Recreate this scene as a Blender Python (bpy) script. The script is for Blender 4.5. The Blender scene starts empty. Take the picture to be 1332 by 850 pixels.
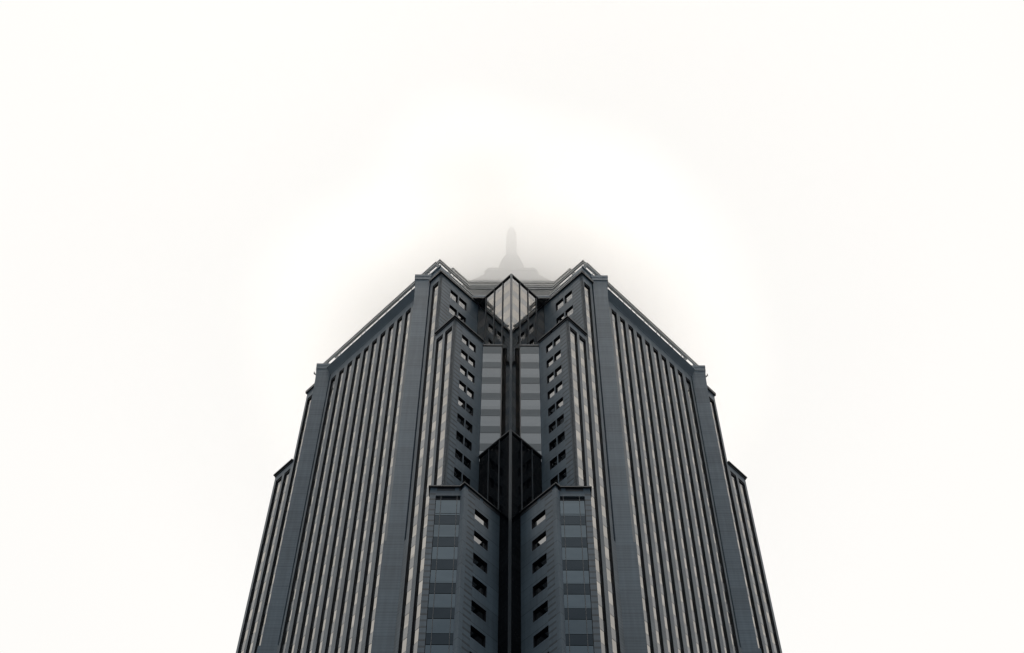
import bpy, math, random
from mathutils import Vector
random.seed(7)
S2 = math.sqrt(2.0)
K = 120.0            # plan distance of the (cut-off) near corner, in drawing units
SC = 0.84            # metres per drawing unit
EYE = 1.6            # camera height in metres
CY = K + 35.0 * S2   # tower centre in plan
FL = 4.79            # floor height in drawing units
ZG = -EYE / SC       # ground in drawing units
scene = bpy.context.scene
col = scene.collection

# ------------------------------------------------------------------ materials
def new_mat(name):
    m = bpy.data.materials.new(name); m.use_nodes = True
    nt = m.node_tree
    return m, nt, nt.nodes['Principled BSDF']

def nd(nt, t, **kw):
    n = nt.nodes.new(t)
    for k, v in kw.items(): setattr(n, k, v)
    return n

def math_node(nt, op, a, b=None, c=None):
    n = nd(nt, 'ShaderNodeMath', operation=op)
    for i, v in enumerate((a, b, c)):
        if v is None: continue
        if isinstance(v, (int, float)): n.inputs[i].default_value = v
        else: nt.links.new(v, n.inputs[i])
    return n.outputs[0]

def obj_z(nt):
    tc = nd(nt, 'ShaderNodeTexCoord'); sp = nd(nt, 'ShaderNodeSeparateXYZ')
    nt.links.new(tc.outputs['Object'], sp.inputs[0])
    return tc.outputs['Object'], sp.outputs['Z']

def stone(name, base, joints, rough=0.45, var=0.30, jdark=0.5):
    """granite cladding; joints = list of (period m, line width m, offset m)"""
    m, nt, b = new_mat(name)
    co, z = obj_z(nt)
    # course by course tone
    per = joints[0][0]
    cell = math_node(nt, 'FLOOR', math_node(nt, 'DIVIDE', math_node(nt, 'SUBTRACT', z, joints[0][2]), per))
    oi = nd(nt, 'ShaderNodeObjectInfo')
    wn = nd(nt, 'ShaderNodeTexWhiteNoise', noise_dimensions='2D')
    cb = nd(nt, 'ShaderNodeCombineXYZ')
    nt.links.new(cell, cb.inputs[0]); nt.links.new(oi.outputs['Random'], cb.inputs[1])
    nt.links.new(cb.outputs[0], wn.inputs['Vector'])
    n1 = nd(nt, 'ShaderNodeTexNoise'); n1.inputs['Scale'].default_value = 0.22; n1.inputs['Detail'].default_value = 6
    nt.links.new(co, n1.inputs['Vector'])
    mp = nd(nt, 'ShaderNodeMapping'); mp.inputs['Scale'].default_value = (2.2, 2.2, 0.12)
    nt.links.new(co, mp.inputs['Vector'])
    n2 = nd(nt, 'ShaderNodeTexNoise'); n2.inputs['Scale'].default_value = 1.0; n2.inputs['Detail'].default_value = 4
    nt.links.new(mp.outputs[0], n2.inputs['Vector'])
    v = math_node(nt, 'ADD', math_node(nt, 'MULTIPLY', wn.outputs['Value'], 0.3),
                  math_node(nt, 'ADD', math_node(nt, 'MULTIPLY', n1.outputs['Fac'], 0.9), math_node(nt, 'MULTIPLY', n2.outputs['Fac'], 0.9)))
    v = math_node(nt, 'MULTIPLY_ADD', math_node(nt, 'SUBTRACT', v, 1.05), var * 2.2, 1.0)
    for (p, w, off) in joints:
        fr = math_node(nt, 'FRACT', math_node(nt, 'DIVIDE', math_node(nt, 'SUBTRACT', z, off), p))
        ln = math_node(nt, 'LESS_THAN', fr, w / p)
        v = math_node(nt, 'MULTIPLY', v, math_node(nt, 'SUBTRACT', 1.0, math_node(nt, 'MULTIPLY', ln, jdark)))
    mul = nd(nt, 'ShaderNodeVectorMath', operation='SCALE')
    mul.inputs[0].default_value = base
    nt.links.new(v, mul.inputs['Scale'])
    nt.links.new(mul.outputs[0], b.inputs['Base Color'])
    b.inputs['Roughness'].default_value = rough
    b.inputs['Specular IOR Level'].default_value = 0.35
    return m

def glass(name, base, ior, rough=0.04, var=0.25, tint=(1, 1, 1, 1)):
    m, nt, b = new_mat(name)
    co, z = obj_z(nt)
    oi = nd(nt, 'ShaderNodeObjectInfo')
    wn = nd(nt, 'ShaderNodeTexWhiteNoise', noise_dimensions='2D')
    cb = nd(nt, 'ShaderNodeCombineXYZ')
    cell = math_node(nt, 'FLOOR', math_node(nt, 'DIVIDE', z, FL * SC / 2))
    nt.links.new(cell, cb.inputs[0]); nt.links.new(oi.outputs['Random'], cb.inputs[1])
    nt.links.new(cb.outputs[0], wn.inputs['Vector'])
    s = math_node(nt, 'MULTIPLY_ADD', wn.outputs['Value'], var, 1.0 - var / 2)
    mul = nd(nt, 'ShaderNodeVectorMath', operation='SCALE'); mul.inputs[0].default_value = base
    nt.links.new(s, mul.inputs['Scale'])
    nt.links.new(mul.outputs[0], b.inputs['Base Color'])
    nt.links.new(math_node(nt, 'MULTIPLY', math_node(nt, 'SUBTRACT', s, 0.0), ior), b.inputs['IOR'])
    b.inputs['Specular Tint'].default_value = tint
    b.inputs['Roughness'].default_value = rough
    # slight unevenness of the panes
    n = nd(nt, 'ShaderNodeTexNoise'); n.inputs['Scale'].default_value = 0.5; n.inputs['Detail'].default_value = 1
    nt.links.new(co, n.inputs['Vector'])
    bp = nd(nt, 'ShaderNodeBump'); bp.inputs['Strength'].default_value = 0.06; bp.inputs['Distance'].default_value = 0.15
    nt.links.new(n.outputs['Fac'], bp.inputs['Height'])
    nt.links.new(bp.outputs[0], b.inputs['Normal'])
    return m

def plain(name, c, rough=0.5, metal=0.0):
    m, nt, b = new_mat(name)
    co, z = obj_z(nt)
    n = nd(nt, 'ShaderNodeTexNoise'); n.inputs['Scale'].default_value = 0.8; n.inputs['Detail'].default_value = 5
    nt.links.new(co, n.inputs['Vector'])
    s = math_node(nt, 'MULTIPLY_ADD', n.outputs['Fac'], 0.5, 0.75)
    mul = nd(nt, 'ShaderNodeVectorMath', operation='SCALE'); mul.inputs[0].default_value = c
    nt.links.new(s, mul.inputs['Scale']); nt.links.new(mul.outputs[0], b.inputs['Base Color'])
    b.inputs['Roughness'].default_value = rough; b.inputs['Metallic'].default_value = metal
    return m

F_M = FL * SC
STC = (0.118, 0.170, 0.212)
M = {}
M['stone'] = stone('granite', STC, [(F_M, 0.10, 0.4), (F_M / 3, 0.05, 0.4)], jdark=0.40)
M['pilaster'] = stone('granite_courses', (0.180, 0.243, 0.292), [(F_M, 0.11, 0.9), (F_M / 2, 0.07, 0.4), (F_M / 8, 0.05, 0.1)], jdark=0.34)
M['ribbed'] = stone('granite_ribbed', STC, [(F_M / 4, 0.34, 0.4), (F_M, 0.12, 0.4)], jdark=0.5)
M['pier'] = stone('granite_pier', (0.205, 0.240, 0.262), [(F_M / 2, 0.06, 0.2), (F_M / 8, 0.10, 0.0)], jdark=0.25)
M['plainstone'] = plain('smooth_granite', (0.24, 0.30, 0.345), 0.5)
M['metal'] = plain('dark_metal', (0.018, 0.022, 0.028), 0.45)
M['recess_shade'] = plain('recess_shade_lining', (0.006, 0.009, 0.015), 0.6)  # shade of the recesses and reveals, put into a near-black base colour
M['beam'] = plain('crown_beam', (0.68, 0.68, 0.66), 0.35)
M['crownshade'] = plain('crown_gap_shade', (0.07, 0.08, 0.09), 0.5)  # gap shadows between the crown beams, put into a dark base colour
M['crown'] = plain('crown_cladding', (0.30, 0.305, 0.30), 0.5)
M['ridge'] = plain('ridge_metal', (0.15, 0.17, 0.18), 0.4)
M['shaderidge'] = plain('shaded_ridge_metal', (0.05, 0.062, 0.072), 0.45)  # shaded copy of the ridge metal; the dark notch is in its colour
M['mullion'] = plain('mullion_metal', (0.045, 0.058, 0.07), 0.5)
WARM = (1.0, 0.955, 0.90, 1)
M['glass'] = glass('window_glass', (0.02, 0.022, 0.022), 4.1, tint=WARM, var=0.34)
M['spandrel'] = glass('spandrel_glass', (0.07, 0.077, 0.082), 2.25, rough=0.12, var=0.10)
M['bayglass'] = glass('bay_glass', (0.014, 0.018, 0.021), 2.6, var=0.10, tint=(0.95, 0.98, 1.0, 1))
M['bayspandrel'] = glass('bay_spandrel', (0.014, 0.022, 0.030), 1.78, rough=0.1, var=0.08, tint=(0.9, 0.97, 1.0, 1))
M['shadepane'] = glass('shaded_pane_glass', (0.004, 0.006, 0.008), 1.4, var=0.2)  # shaded copy of the pane glass; dark notch reflections are built into it
M['shadeprow'] = glass('shaded_prow_glass', (0.002, 0.003, 0.005), 1.15, rough=0.10, var=0.04)  # shaded copy of the prow glass; the notch's darkness is in its colour
M['shadebayglass'] = glass('shaded_bay_glass', (0.010, 0.016, 0.020), 2.45, var=0.12, tint=(0.80, 0.93, 1.0, 1))  # same glass as the upper bay, dimmer low reflections put into its colour
M['shadebayspandrel'] = glass('shaded_bay_spandrel', (0.010, 0.016, 0.022), 1.62, rough=0.08, var=0.06, tint=(0.75, 0.9, 1.0, 1))  # shaded copy of the bay spandrel, its dimmer light put into the colour
M['prow'] = glass('prow_glass', (0.004, 0.005, 0.006), 4.2, tint=WARM, var=0.05)
M['prowband'] = glass('prow_band', (0.006, 0.007, 0.009), 3.0, rough=0.06, var=0.05)
M['pane'] = glass('pane_glass', (0.006, 0.007, 0.008), 2.9, var=0.30)

# ------------------------------------------------------------------ mesh building
def W(x, y, z): return (x * SC, (y - CY) * SC, z * SC + EYE)   # local to the tower root at its centre

class MB:
    def __init__(s): s.v = []; s.f = []; s.m = []
    def prism(s, poly, z0, z1, mi=0, top=None):
        n = len(poly)
        a = sum(poly[i][0] * poly[(i + 1) % n][1] - poly[(i + 1) % n][0] * poly[i][1] for i in range(n))
        tp = list(top) if top else list(poly); poly = list(poly)
        if a < 0: poly = poly[::-1]; tp = tp[::-1]
        b = len(s.v)
        s.v += [W(x, y, z0) for x, y in poly] + [W(x, y, z1) for x, y in tp]
        s.f.append(tuple(range(b + n - 1, b - 1, -1))); s.m.append(mi)
        s.f.append(tuple(range(b + n, b + 2 * n))); s.m.append(mi)
        for i in range(n):
            j = (i + 1) % n
            s.f.append((b + i, b + j, b + n + j, b + n + i)); s.m.append(mi)
    def build(s, name, mats, parent=None, label=None):
        me = bpy.data.meshes.new(name); me.from_pydata(s.v, [], s.f)
        mats = mats if isinstance(mats, (list, tuple)) else [mats]
        for m in mats: me.materials.append(m)
        me.polygons.foreach_set('material_index', s.m); me.update()
        o = bpy.data.objects.new(name, me); col.objects.link(o)
        if parent is not None: o.parent = parent
        if label: o['label'] = label
        return o

class Frame:
    """a vertical plane: origin, direction along it (a), outward normal (n); sd=-1 left half, +1 mirrored"""
    def __init__(s, o, a, n, sd=-1):
        f = 1 if sd < 0 else -1
        s.o = (o[0] * f, o[1]); s.a = (a[0] * f, a[1]); s.n = (n[0] * f, n[1])
    def p(s, a, o): return (s.o[0] + s.a[0] * a + s.n[0] * o, s.o[1] + s.a[1] * a + s.n[1] * o)
    def quad(s, a0, a1, o0, o1): return [s.p(a0, o0), s.p(a1, o0), s.p(a1, o1), s.p(a0, o1)]
    def slab(s, mb, a0, a1, o0, o1, z0, z1, mi=0): mb.prism(s.quad(a0, a1, o0, o1), z0, z1, mi)

h = 1 / S2
def face(sd): return Frame((0, K), (-h, h), (-h, -h), sd)
def ret(u, sd): return Frame((-u * h, K + u * h), (h, h), (h, -h), sd)
def front(x, y, sd): return Frame((x, y), (-1, 0), (0, -1), sd)
def prow_frame(y, sd): return Frame((0, y), (-h, h), (-h, -h), sd)
def rot(p, k):
    x, y = p[0], p[1] - CY
    for _ in range(k): x, y = -y, x
    return (x, y + CY)
def ring4(q):     # q: points of the near corner from left to right; repeated on the four corners
    out = []
    for k in range(4): out += [rot(p, k) for p in q]
    return out
def mir(q):       # left half ending on the axis -> whole corner
    return q + [(-x, y) for x, y in reversed(q) if abs(x) > 1e-6]

H1, H2, H3 = 258.7, 236.2, 183.7
U1, U2, U3 = 17.45, 12.95, 8.55
R1, R2, HP2 = 132.95, 129.27, 202.1
TOPW = 232.7
D = 0.30
MAXU = 70.0

root = bpy.data.objects.new('skyscraper', None); col.objects.link(root)
root.location = (0, CY * SC, 0)
root['label'] = 'tall blue grey granite office tower with notched glass corner rising into fog'
root['category'] = 'skyscraper'

# ---- core
core = MB()
core.prism(ring4(mir([(-12.34, 133.04), (-5.94, 139.44), (0, 133.45)])), ZG, H1 - 0.3)
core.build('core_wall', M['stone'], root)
c2 = MB()
c2.prism(ring4(mir([(-9.16, 129.86), (-4.97, 134.05), (-1.85, 134.05), (-1.85, 135.3), (0, 135.9)])), ZG, H2 - 0.4)
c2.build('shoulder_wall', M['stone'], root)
c3 = MB()
c3.prism(ring4(mir([(-6.05, 126.75), (-1.60, 131.20), (0, 131.2)])), ZG, H3 - 0.4)
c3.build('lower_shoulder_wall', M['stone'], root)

def bands(zlo, zhi, top_phase, hw):
    """alternating (z0, z1, is_window) from zhi down to zlo; window tops at top_phase + k*FL"""
    out = []
    k0 = math.floor((zlo - top_phase) / FL) - 1; k1 = math.ceil((zhi - top_phase) / FL) + 1
    for k in range(k0, k1 + 1):
        t = top_phase + k * FL
        for a, b, w in ((t - hw, t, 1), (t, t + FL - hw, 0)):
            a2, b2 = max(a, zlo), min(b, zhi)
            if b2 - a2 > 0.15: out.append((a2, b2, w))
    return out

PH = 182.2   # height at which the pilasters widen

# ---- main faces, strips, piers, pilasters
for sd in (-1, 1):
    F = face(sd)
    opens = []      # (u0, u1, zbot, ztop)
    for k in range(10):
        c = 35.2 + (k - 4.5) * 2.16
        opens.append((c - 0.66, c + 0.66, 8.0, 254.9))
    near1 = (17.9, 19.40); near2 = [(15.62, 17.15), (13.45, 15.08)]
    opens.append((*near1, 8.0, 255.6))
    opens.append((*near2[0], 8.0, 233.9)); opens.append((*near2[1], H3 - 6, 233.9))
    opens.append((70 - near1[1], 70 - near1[0], 8.0, 255.6))
    for a, b in near2: opens.append((70 - b, 70 - a, 8.0, 233.9))
    opens.sort()
    # strips
    for (a0, a1, zb, zt) in opens:
        g = MB()
        # dark backing seen in the joints
        F.slab(g, a0 + 0.002, a1 - 0.002, -0.50, -D - 0.045, zb, zt - 0.003, 2)
        for z0, z1, w in bands(zb, zt - 0.02, TOPW - 0.35, 2.58):
            F.slab(g, a0 + 0.02, a1 - 0.02, -D - 0.04, -D + (0.0 if w else 0.012), z0 + 0.035, z1 - 0.035, 0 if w else 1)
        st = g.build('window_strip', [M['glass'], M['spandrel'], M['recess_shade']], root)
        l = MB()    # recess shade put into dark slabs: both flanks and the stepped head
        F.slab(l, a0, a0 + 0.015, -D, -0.03, zb, zt, 0)
        F.slab(l, a1 - 0.015, a1, -D, -0.03, zb, zt, 0)
        F.slab(l, a0 + 0.05, a1 - 0.05, -D, -0.03, zt - 0.10, zt - 0.02, 0)
        F.slab(l, a0 + 0.05, a1 - 0.05, -D + 0.02, -0.11, zt - 0.45, zt - 0.10, 0)
        l.build('recess_shade_lining', M['recess_shade'], st)
    # piers: the solid spans between openings and slots
    def solid(u0, u1, z0, z1, name='pier', m='pier'):
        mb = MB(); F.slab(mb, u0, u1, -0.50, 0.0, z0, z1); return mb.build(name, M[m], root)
    solid(12.95, 13.45, H3 - 6, 233.9)
    solid(15.08, 15.62, ZG, 233.9)
    solid(17.15, 17.9, ZG, H2 - 2.3)
    solid(17.45, 17.9, H2 - 2.3, 255.6)
    solid(19.40, 19.98, ZG, 255.6)
    solid(23.4, 24.82, ZG, 254.9)
    for k in range(9):
        c = 35.2 + (k - 4.5) * 2.16
        solid(c + 0.66, c + 1.50, ZG, 254.9)
    solid(45.58, 46.02, ZG, 254.9)
    solid(49.7, 50.60, ZG, 255.6)
    solid(52.1, 52.55, H2 - 2.3, 255.6)
    solid(52.1, 52.85, ZG, H2 - 2.3)
    solid(54.38, 54.92, ZG, 233.9)
    solid(56.55, 57.05, ZG, 233.9)
    # heads above the strips
    for q in ((23.4, 46.02, 254.9, 257.2), (17.45, 19.98, 255.6, 257.9), (50.02, 52.55, 255.6, 257.9),
              (12.95, 17.45, 233.9, H2 - 0.75), (52.55, 57.05, 233.9, H2 - 0.75)):
        hd = MB(); F.slab(hd, q[0], q[1], -0.50, 0.0, q[2], q[3]); hd.build('lintel', M['stone'], root)
    # slots beside the pilasters, wall below
    s = MB()
    F.slab(s, 19.98, 20.32, -0.50, -0.44, PH, 257.0, 1)
    F.slab(s, 46.02, 46.34, -0.50, -0.44, PH, 257.0, 1)
    F.slab(s, 19.98, 20.32, -0.50, 0.0, ZG, PH, 0)
    F.slab(s, 46.02, 46.34, -0.50, 0.0, ZG, PH, 0)
    s.build('pilaster_margin', [M['pier'], M['recess_shade']], root)
    # pilasters: triangular piers with one leg square to the street corner
    for ub, far in ((20.32, 0), (46.34, 1)):
        w = 3.40
        def tri(dw, sh=0.0, off=-0.4):
            a = w + dw
            return [F.p(ub + sh, 0), F.p(ub + sh + a / 2, a / 2), F.p(ub + sh + a, 0), F.p(ub + sh + a, off), F.p(ub + sh, off)]
        pb = MB()
        pb.prism(tri(0), PH, 252.0)
        pb.prism(tri(0), 252.0, 256.5, top=tri(0.14, 0))
        pb.prism(tri(0.14), 256.5, 259.2, top=tri(0.40, -0.08))
        pb.prism(tri(0.50, 0.0), ZG, PH)
        pl = pb.build('pilaster', M['pilaster'], root)
        cb = MB()
        cb.prism(tri(0.62, -0.20), 259.2, 260.3)
        cb.prism(tri(0.72, -0.25), 260.3, 261.0)
        cb.build('capital', M['pilaster'], pl)
    # cove cornice between the pilasters
    cv = MB()
    cv.prism(F.quad(23.3, 46.4, -0.5, 0.06), 257.2, 257.45)
    cv.prism(F.quad(23.3, 46.4, -0.5, 0.0), 257.45, 258.7, top=F.quad(23.3, 46.4, -0.5, 0.90))
    cv.prism(F.quad(23.3, 46.4, -0.5, 0.95), 258.7, 258.95)
    cv.build('cornice', M['plainstone'], root)
    # caps of the shoulders
    cp = MB()
    F.slab(cp, 17.45 - 0.22, 20.2, -0.5, 0.30, 257.9, 258.7)
    c_ = MB(); F.slab(c_, 49.9, 52.77, -0.5, 0.30, 257.9, 258.7); c_.build('parapet_cap', M['metal'], root)
    RW = ret(U1, sd)
    RW.slab(cp, -0.3, 9.25, -0.5, 0.28, 257.95, 258.69)
    cp.build('parapet_cap', M['metal'], root)
    cp = MB()
    F.slab(cp, U2 - 0.25, 17.45, -0.5, 0.32, H2 - 0.32, H2)
    F.slab(cp, U2 - 0.1, 17.45, -0.5, 0.12, H2 - 0.75, H2 - 0.32)
    c_ = MB()
    F.slab(c_, 52.55, 57.3, -0.5, 0.32, H2 - 0.32, H2)
    F.slab(c_, 52.55, 57.15, -0.5, 0.12, H2 - 0.75, H2 - 0.32)
    c_.build('shoulder_cap', M['metal'], root)
    R = ret(U2, sd)
    R.slab(cp, -0.3, 6.5, -0.5, 0.30, H2 - 0.30, H2 - 0.002)
    R.slab(cp, 0.2, 3.3, -0.5, 0.10, H2 - 0.74, H2 - 0.30)
    R.slab(cp, 3.7, 6.4, -0.5, 0.10, H2 - 0.74, H2 - 0.30)
    cp.build('shoulder_cap', M['metal'], root)

    # ---- return walls with punched windows
    def return_wall(u, vend, cols, rows, ztop, zbot, name, dep=0.5, ribs=None):
        R = ret(u, sd)
        wl = MB()
        vs = [0.0] + [q for c in cols for q in c] + [vend]
        # full height stone between the window columns
        for i in range(0, len(vs), 2):
            mi = 1 if i == 0 else 0
            R.slab(wl, vs[i], vs[i + 1], -dep, 0.0, zbot, ztop, mi)
        rows = sorted(rows)
        for (c0, c1) in cols:
            z = zbot
            for (r0, r1) in rows:
                if r0 > z: R.slab(wl, c0, c1, -dep, 0.0, z, r0, 0)
                z = r1
            R.slab(wl, c0, c1, -dep, 0.0, z, ztop, 0)
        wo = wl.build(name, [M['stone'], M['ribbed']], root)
        for (c0, c1) in cols:
            for (r0, r1) in rows:
                f = MB(); t = 0.03
                o0, o1 = -dep, -0.02
                R.slab(f, c0, c0 + t, o0, o1, r0, r1); R.slab(f, c1 - t, c1, o0, o1, r0, r1)
                R.slab(f, c0 + t, c1 - t, o0, o1, r1 - t, r1); R.slab(f, c0 + t, c1 - t, o0, o1, r0, r0 + t)
                fo = f.build('window', M['recess_shade'], wo)
                g = MB(); R.slab(g, c0 + t, c1 - t, o0 + 0.04, o0 + 0.09, r0 + t, r1 - t)
                g.build('pane', M['shadepane'] if (u == U3 and r1 < TOPW - FL * 12.5) or (u == U2 and r1 < TOPW - FL * 5.5) else M['pane'], fo)
    return_wall(U1, 9.2, [(2.5, 4.3), (4.6, 6.45)], [(252.35, 255.25), (246.95, 249.8)], 257.95, H2 - 8, 'upper_side_wall', dep=0.36)
    rows = [(TOPW - FL * k - 2.3, TOPW - FL * k) for k in range(0, 12)]
    return_wall(U2, 6.75, [(1.78, 3.26), (3.46, 4.94)], rows, H2 - 0.74, 150.0, 'middle_side_wall', dep=0.36)
    rows = [(TOPW - FL * k - 2.2, TOPW - FL * k) for k in range(11, 22)]
    return_wall(U3, 7.0, [(1.95, 4.5)], rows, H3 - 0.9, 110.0, 'lower_side_wall', dep=0.42)
    lo = MB()
    ret(U3, sd).slab(lo, 0, 7.0, -0.5, 0, ZG, 110.0)
    lo.build('base_side_wall', M['stone'], root)

    # ---- mid level bay facing the street corner
    B = front(-1.55, 133.75, sd)
    b = MB()
    B.slab(b, 0.0, 3.02, -0.28, -0.05, 200.6, H2 - 1.5, 2)
    B.slab(b, 0.0, 3.02, -0.28, 0.0, H2 - 3.85, H2 - 1.5, 3)
    for z0, z1, w in bands(200.6, H2 - 3.9, TOPW - 0.35, 2.92):
        B.slab(b, 0.02, 3.0, -0.04, 0.0 if w else 0.015, z0 + 0.03, z1 - 0.03, 0 if w else 1)
    bo = b.build('bay_window', [M['bayglass'], M['bayspandrel'], M['recess_shade'], M['bayspandrel']], root)
    e = MB()
    B.slab(e, -0.14, 0.0, -1.6, 0.02, 200.6, H2 - 1.5)
    e.build('edge_mullion', M['metal'], bo)
    e = MB(); B.slab(e, -0.2, 3.1, -1.6, 0.12, H2 - 1.5, H2 - 1.2)
    e.build('bay_cap', M['metal'], bo)

    # ---- lower bay (triangular bay with a banded glass front)
    T = front(-6.5, 126.5, sd)
    tb = MB()
    s_ = 1 if sd > 0 else -1
    tb.prism([(s_ * 6.5, 126.8), (s_ * 10.70, 126.8), (s_ * 10.70, 130.7), (s_ * 6.5, 130.7)], ZG, H3 - 0.9)
    # frame: left column, right column, head beams
    T.slab(tb, 3.42, 4.25, -0.3, 0.0, ZG, H3 - 0.9, 1)
    T.slab(tb, -0.45, 0.05, -0.3, 0.0, ZG, H3 - 0.9)
    T.slab(tb, 0.05, 3.42, -0.3, 0.0, H3 - 2.05, H3 - 0.9)
    # corner post towards the side wall
    tb.prism([(s_ * 6.08, 125.92), (s_ * 6.62, 126.46), (s_ * 6.1, 127.2), (s_ * 5.6, 126.4)], ZG, H3 - 0.92)
    to = tb.build('corner_bay', [M['stone'], M['ribbed']], root)
    g = MB()
    T.slab(g, 0.05, 3.42, -0.299, -0.22, 60.0, H3 - 2.05, 2)
    for z0, z1, w in bands(60.0, H3 - 6.0, TOPW - FL * 0 + 0.05, 2.75):
        T.slab(g, 0.13, 3.34, -0.21, -0.10 if w else -0.085, z0 + 0.05, z1 - 0.05, 0 if w else 1)
    T.slab(g, 0.13, 3.34, -0.21, -0.10, H3 - 5.95, H3 - 3.0, 0)
    go = g.build('bay_window', [M['shadebayglass'], M['shadebayspandrel'], M['recess_shade']], to)
    for a in (0.56, 2.70):
        q = MB(); T.slab(q, a - 0.04, a + 0.04, -0.10, 0.03, 60.0, H3 - 2.05); q.build('mullion', M['mullion'], to)
    cp = MB()
    T.slab(cp, -0.35, 4.45, -1.5, 0.25, H3 - 0.22, H3)
    T.slab(cp, -0.2, 0.35, -1.5, 0.02, H3 - 0.9, H3 - 0.22)
    T.slab(cp, 0.9, 3.3, -1.5, 0.02, H3 - 0.9, H3 - 0.22)
    R = ret(U3, sd)
    R.slab(cp, -0.35, 7.0, -0.6, 0.25, H3 - 0.22, H3 - 0.004)
    R.slab(cp, 0.6, 2.8, -0.6, 0.04, H3 - 0.9, H3 - 0.22)
    R.slab(cp, 3.4, 6.7, -0.6, 0.04, H3 - 0.9, H3 - 0.22)
    cp.build('lower_cap', M['metal'], root)
    st = MB()
    T.slab(st, 0.35, 0.9, -1.4, 0.0, H3 - 0.9, H3 - 0.23); T.slab(st, 3.3, 4.2, -1.4, 0.0, H3 - 0.9, H3 - 0.23)
    R.slab(st, 0.0, 0.6, -0.5, 0.0, H3 - 0.9, H3 - 0.23); R.slab(st, 2.8, 3.4, -0.5, 0.0, H3 - 0.9, H3 - 0.23)
    st.build('cap_block', M['stone'], root)

# ---- glass prows
def prow(yr, length, nb, ztop, zbot, name, mats, ridge, hw=2.9):
    g = MB()
    for sd in (-1, 1):
        P = prow_frame(yr, sd)
        P.slab(g, 0.0, length, -0.25, -0.06, zbot, ztop, 2)
        st = length / nb
        for i in range(nb):
            for z0, z1, w in bands(zbot, ztop - 0.1, TOPW - 0.35 + 0.9 * 0, hw):
                P.slab(g, i * st + 0.02, (i + 1) * st - 0.02, -0.05, 0.0, z0 + 0.02, z1 - 0.02, 0 if w else 1)
    go = g.build(name, mats, root)
    for sd in (-1, 1):
        P = prow_frame(yr, sd)
        for i in range(1, nb):
            q = MB(); P.slab(q, i * length / nb - 0.07, i * length / nb + 0.07, 0.0, 0.14, zbot, ztop); q.build('mullion', M['mullion'], go)
        q = MB(); P.slab(q, -0.1, length + 0.1, -0.3, 0.22, ztop, ztop + 0.32); q.build('top_rail', M['metal'], go)
    q = MB()
    q.prism([(0, yr - 0.34), (-0.20, yr - 0.12), (0, yr + 0.1), (0.20, yr - 0.12)], zbot, ztop + 0.1)
    q.build('ridge_mullion', ridge, go)
prow(R1, 5.83 * S2, 4, H1 - 0.35, 195.0, 'upper_glass_prow', [M['prow'], M['prowband'], M['metal']], M['ridge'])
prow(R2, 4.62 * S2, 3, HP2 - 0.3, 40.0, 'lower_glass_prow', [M['shadeprow'], M['shadeprow'], M['metal']], M['shaderidge'])
pt = MB()
pt.prism([(0, R2 + 0.02), (-4.5, R2 + 4.5), (4.5, R2 + 4.5)], HP2 - 0.3, HP2 - 0.1)
pt.build('prow_roof', M['metal'], root)

# ---- open stepped crown of horizontal beams
def outline(o1, o2, yc):
    """left half of a corner: main face offset o1, side wall offset o2, chamfer across the notch at y=yc"""
    k1 = K - o1 * S2                      # x + y = k1
    k2 = K + 2 * U1 * h - o2 * S2         # y - x = k2
    a = ((k1 - k2) / 2, (k1 + k2) / 2)
    b = (yc - k2, yc)
    return [a, b]
def beam_ring(mb, o1, o2, yc, z, t=0.26, w=0.3):
    for sgn in (0,):
        outer = ring4(mir(outline(o1, o2, yc)))
        inner = ring4(mir(outline(o1 - w, o2 - w, yc + w)))
    n = len(outer)
    for i in range(n):
        j = (i + 1) % n
        mb.prism([outer[i], outer[j], inner[j], inner[i]], z, z + t)
rings = [  # o1, o2, yc, z list
    (-0.50, -2.40, 141.2, (265.5, 266.3)),
    (-2.10, -3.20, 141.6, (269.9, 270.7)),
    (-6.20, -4.20, 142.7, (273.4, 274.5)),
]
q = MB(); beam_ring(q, -1.2, -1.2, 139.2, 261.4, t=1.0, w=0.8); q.build('crown_base', M['plainstone'], root)
dk = MB()
dk.prism(ring4(mir(outline(-0.6, -0.6, 137.5))), H1 - 0.28, H1 + 0.15)
deck = dk.build('roof_deck', M['metal'], root)
for sd in (-1, 1):
    F = face(sd); q = MB()
    F.slab(q, 18.6, 23.2, -3.2, -0.75, H1 + 0.16, 263.3)
    F.slab(q, 46.8, 51.4, -3.2, -0.75, H1 + 0.16, 263.3)
    for z in (260.4, 262.9): F.slab(q, 18.45, 23.3, -0.74, -0.5, z, z + 0.45)
    q.build('parapet_block', M['plainstone'], root)
for n_, (o1, o2, yc, zs) in enumerate(rings):
    r = MB()
    for z in zs: beam_ring(r, o1, o2, yc, z)
    ro = r.build('crown_beam', M['beam'], root)
    # brackets carrying the beams
    q = MB()
    for sd in (-1, 1):
        F = face(sd)
        for i in range(9):
            u = 21.5 + i * 3.4
            F.slab(q, u - 0.04, u + 0.04, o1 - 0.30, o1 - 0.18, zs[0] - 3.0, zs[-1])
    q.build('bracket', M['beam'], ro)
    # recessed body behind the beams
    b = MB()
    b.prism(ring4(mir(outline(o1 - 6.0, o2 - 4.5, yc + 4.2))), H1 + 0.15, zs[0] + 0.2)
    b.build('crown_step', M['crownshade'], ro)
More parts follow.
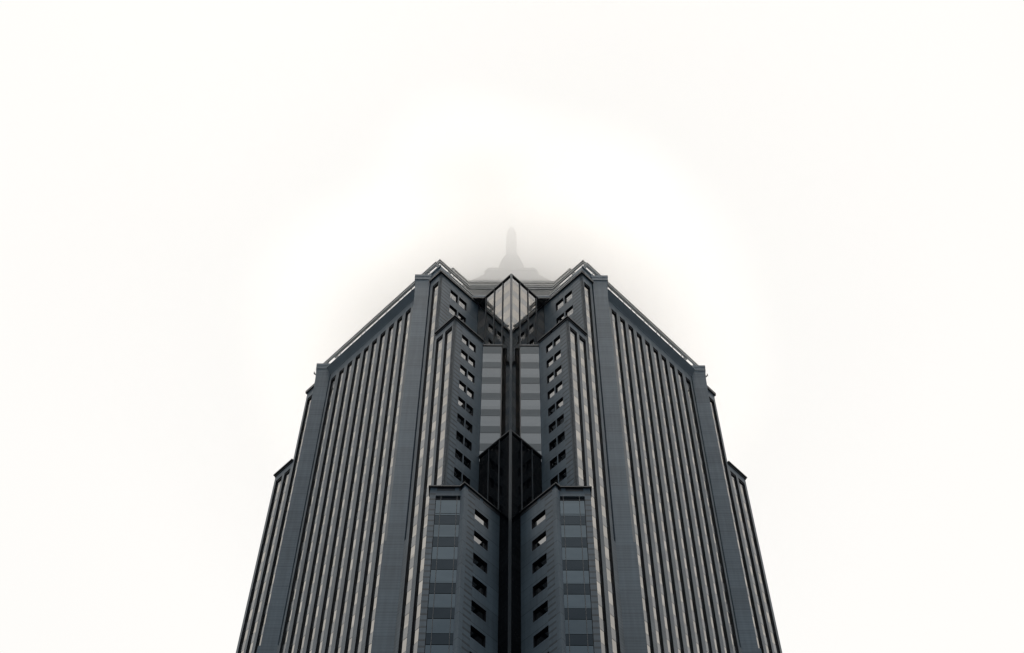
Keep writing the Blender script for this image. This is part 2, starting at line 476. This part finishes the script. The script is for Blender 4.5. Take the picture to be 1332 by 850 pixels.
# top stage, pyramid, lantern, spire
def sq(c, w, wf):      # octagon: centre distance c of the chamfers, chamfer half width w
    return ring4([(-w, CY - c), (w, CY - c)])
b = MB()
b.prism(sq(CY - 144.4, 8.25, 0), 266, 277.6)
for z in (275.2, 276.4, 277.5): b.prism(sq(CY - 144.1, 8.4, 0), z, z + 0.38)
b.build('upper_stage', M['crown'], root)
b = MB()
steps = 14
def pyr(t):
    c = 24.6 + (5.6 - 24.6) * t; w = 8.0 + (4.9 - 8.0) * t
    return c, w, 277.9 + (319.0 - 277.9) * t
for i in range(steps):
    c0, w0, z0 = pyr(i / steps); c1, w1, z1 = pyr((i + 0.8) / steps)
    b.prism(sq(c0, w0, 0), z0, z1 - 0.4, top=sq(c1, w1, 0))
    b.prism(sq(c1 + 0.25, w1 + 0.1, 0), z1 - 0.4, pyr((i + 1) / steps)[2])
b.build('pyramid_roof', M['crown'], root)
b = MB()
b.prism(sq(5.6, 4.75, 0), 319.0, 320.6); b.prism(sq(5.9, 5.05, 0), 320.6, 321.6)
b.build('lantern', M['crown'], root)
b = MB()
def disc(r, n=24): return [(r * math.cos(2 * math.pi * i / n), CY + r * math.sin(2 * math.pi * i / n)) for i in range(n)]
prof = [(3.3, 321.6), (3.1, 331.0), (2.8, 333.4), (2.1, 336.5), (1.5, 338.4), (1.25, 340.0), (1.22, 348), (1.15, 351), (0.45, 354)]
for (r0, z0), (r1, z1) in zip(prof, prof[1:]): b.prism(disc(r0), z0, z1, top=disc(r1))
b.build('spire', M['crown'], root)
# little fixture on the outer pilasters
for sd in (-1, 1):
    q = MB(); F = face(sd)
    F.slab(q, 48.1, 48.3, 1.75, 2.2, 257.3, 257.42); F.slab(q, 48.15, 48.27, 2.08, 2.2, 257.42, 257.9)
    q.build('roof_light_fixture', M['metal'], root)

# ------------------------------------------------------------------ ground
def sheet(name, pts, z, m, t=0.0):
    me = bpy.data.meshes.new(name); n = len(pts)
    if t:
        me.from_pydata([(x, y, z - t) for x, y in pts] + [(x, y, z) for x, y in pts], [],
                       [tuple(range(n, 2 * n))] + [(i, (i + 1) % n, n + (i + 1) % n, n + i) for i in range(n)])
    else: me.from_pydata([(x, y, z) for x, y in pts], [], [tuple(range(n))])
    me.materials.append(m); o = bpy.data.objects.new(name, me); col.objects.link(o); o['kind'] = 'structure'; return o
sheet('ground', [(-6000, -6000), (6000, -6000), (6000, 6000), (-6000, 6000)], 0.0, plain('asphalt', (0.05, 0.05, 0.052), 0.9))
cx, cy = 0, CY * SC
pv = []
for a in range(4):
    ang = math.radians(90 * a - 90); pv.append((cx + 62 * math.cos(ang), cy + 62 * math.sin(ang)))
sheet('pavement', pv, 0.14, plain('pavement_slabs', (0.16, 0.16, 0.155), 0.85), t=0.14)

# ------------------------------------------------------------------ fog bank round the crown
FZ = lambda z: z * SC + EYE
def fog(zc, hh, rad, dens, g, label):
    """one soft lens of fog, centre height zc, half height hh, radius rad (drawing units), density per metre"""
    n, m = 72, 20          # thickness falls off as (1 - r^2)^2, so the edge melts away
    v = [(0, 0, -hh * SC), (0, 0, hh * SC)]; f = []
    def put(r, sg):
        b = len(v)
        for i in range(n):
            a = 2 * math.pi * i / n
            wob = 1 + 0.07 * math.sin(3 * a + zc) + 0.04 * math.sin(5 * a + 2 * zc)
            v.append((r * rad * SC * wob * math.cos(a), r * rad * SC * wob * math.sin(a), sg * hh * SC * (1 - r * r) ** 2 + 0.10 * hh * SC * r * math.sin(2 * a + zc)))
        return b
    lo = [put(k / m, -1) for k in range(1, m)]; hi = [put(k / m, 1) for k in range(1, m)]; ed = put(1.0, 0)
    for i in range(n):
        j = (i + 1) % n
        f.append((0, lo[0] + j, lo[0] + i)); f.append((1, hi[0] + i, hi[0] + j))
        for q in range(m - 2):
            f.append((lo[q] + i, lo[q] + j, lo[q + 1] + j, lo[q + 1] + i)); f.append((hi[q] + j, hi[q] + i, hi[q + 1] + i, hi[q + 1] + j))
        f.append((lo[-1] + i, lo[-1] + j, ed + j, ed + i)); f.append((hi[-1] + j, hi[-1] + i, ed + i, ed + j))
    me = bpy.data.meshes.new('fog_bank'); me.from_pydata(v, [], f)
    o = bpy.data.objects.new('fog_bank', me); col.objects.link(o)
    o.location = (0, CY * SC, FZ(zc))
    o['kind'] = 'stuff'; o['label'] = label
    mt = bpy.data.materials.new('fog'); mt.use_nodes = True; nt = mt.node_tree; nt.nodes.clear()
    out = nd(nt, 'ShaderNodeOutputMaterial'); pv = nd(nt, 'ShaderNodeVolumePrincipled')
    pv.inputs['Color'].default_value = (1, 0.988, 0.972, 1)
    pv.inputs['Density'].default_value = dens
    pv.inputs['Anisotropy'].default_value = g
    nt.links.new(pv.outputs[0], out.inputs['Volume'])
    me.materials.append(mt)
    return o
fog(306, 66, 110, 0.0024, 0.28, 'thin pale fog around the roof of the tower')
fog(280, 17, 56, 0.092, 0.61, 'dense wisp of fog crossing the stepped crown')
fog(348, 14, 42, 0.075, 0.48, 'dense fog swallowing the top of the spire')

# ------------------------------------------------------------------ world: overcast, brighter ahead and above
w = bpy.data.worlds.new('World'); scene.world = w; w.use_nodes = True
nt = w.node_tree; nt.nodes.clear()
out = nd(nt, 'ShaderNodeOutputWorld')
sky = nd(nt, 'ShaderNodeTexSky', sky_type='NISHITA'); sky.sun_disc = False
sky.sun_elevation = math.radians(90); sky.sun_rotation = math.radians(180); sky.dust_density = 6
b1 = nd(nt, 'ShaderNodeBackground'); b1.inputs['Strength'].default_value = 0.08
nt.links.new(sky.outputs[0], b1.inputs['Color'])
tc = nd(nt, 'ShaderNodeTexCoord')
dt = nd(nt, 'ShaderNodeVectorMath', operation='DOT_PRODUCT')
d0 = Vector((0, math.cos(math.radians(60)), math.sin(math.radians(60))))
dt.inputs[1].default_value = d0
nt.links.new(tc.outputs['Generated'], dt.inputs[0])
rp = nd(nt, 'ShaderNodeValToRGB')
el = rp.color_ramp.elements
stops = [(0.0, (0.075, 0.095, 0.12)), (0.45, (0.10, 0.13, 0.16)), (0.60, (0.165, 0.205, 0.245)), (0.675, (0.33, 0.375, 0.42)), (0.735, (0.72, 0.755, 0.78)), (0.82, (1.0, 0.985, 0.955)), (1.0, (1.025, 1.01, 0.982))]
el[0].position, el[0].color = stops[0][0], (*stops[0][1], 1); el[1].position, el[1].color = stops[-1][0], (*stops[-1][1], 1)
for p, c in stops[1:-1]:
    e_ = el.new(p); e_.color = (*c, 1)
nt.links.new(math_node(nt, 'MULTIPLY_ADD', dt.outputs['Value'], 0.5, 0.5), rp.inputs[0])
nz = nd(nt, 'ShaderNodeTexNoise'); nz.inputs['Scale'].default_value = 2.2; nz.inputs['Detail'].default_value = 3
nt.links.new(tc.outputs['Generated'], nz.inputs['Vector'])
b2 = nd(nt, 'ShaderNodeBackground')
nt.links.new(rp.outputs[0], b2.inputs['Color'])
nt.links.new(math_node(nt, 'MULTIPLY_ADD', nz.outputs['Fac'], 0.07, 0.96), b2.inputs['Strength'])
mx = nd(nt, 'ShaderNodeMixShader'); mx.inputs[0].default_value = 0.97
nt.links.new(b1.outputs[0], mx.inputs[1]); nt.links.new(b2.outputs[0], mx.inputs[2])
nt.links.new(mx.outputs[0], out.inputs['Surface'])

sun = bpy.data.lights.new('sun', 'SUN'); sun.energy = 2.05; sun.angle = math.radians(30); sun.color = (1, 0.965, 0.92)
so = bpy.data.objects.new('sun', sun); col.objects.link(so)
so.rotation_euler = Vector((0, 0.002, 1)).to_track_quat('Z', 'Y').to_euler()

# ------------------------------------------------------------------ camera
cam = bpy.data.cameras.new('camera'); co_ = bpy.data.objects.new('camera', cam); col.objects.link(co_)
th = math.radians(61.0); rl = math.radians(0.3)
cam.sensor_fit = 'HORIZONTAL'; cam.sensor_width = 36.0; cam.lens = 36.0 * 2149.0 / 1332.0
cam.shift_x = 1.2 / 1332.0; cam.clip_end = 20000
co_.location = (0, 0, EYE)
from mathutils import Matrix
fw = Vector((0, math.cos(th), math.sin(th))); up = Vector((0, -math.sin(th), math.cos(th))); rt = Vector((1, 0, 0))
# photo content is turned clockwise by rl
rt2 = rt * math.cos(rl) + up * math.sin(rl); up2 = up * math.cos(rl) - rt * math.sin(rl)
mtx = Matrix((rt2, up2, -fw)).transposed().to_4x4(); mtx.translation = co_.location
co_.matrix_world = mtx
scene.camera = co_

scene.render.engine = 'CYCLES'
scene.view_settings.view_transform = 'Standard'; scene.view_settings.look = 'None'
scene.view_settings.exposure = 0.0; scene.view_settings.gamma = 1.0
scene.cycles.use_denoising = True
scene.cycles.max_bounces = 28; scene.cycles.volume_bounces = 24
scene.cycles.diffuse_bounces = 3; scene.cycles.glossy_bounces = 5
scene.cycles.pixel_filter_type = 'BLACKMAN_HARRIS'; scene.cycles.filter_width = 1.4
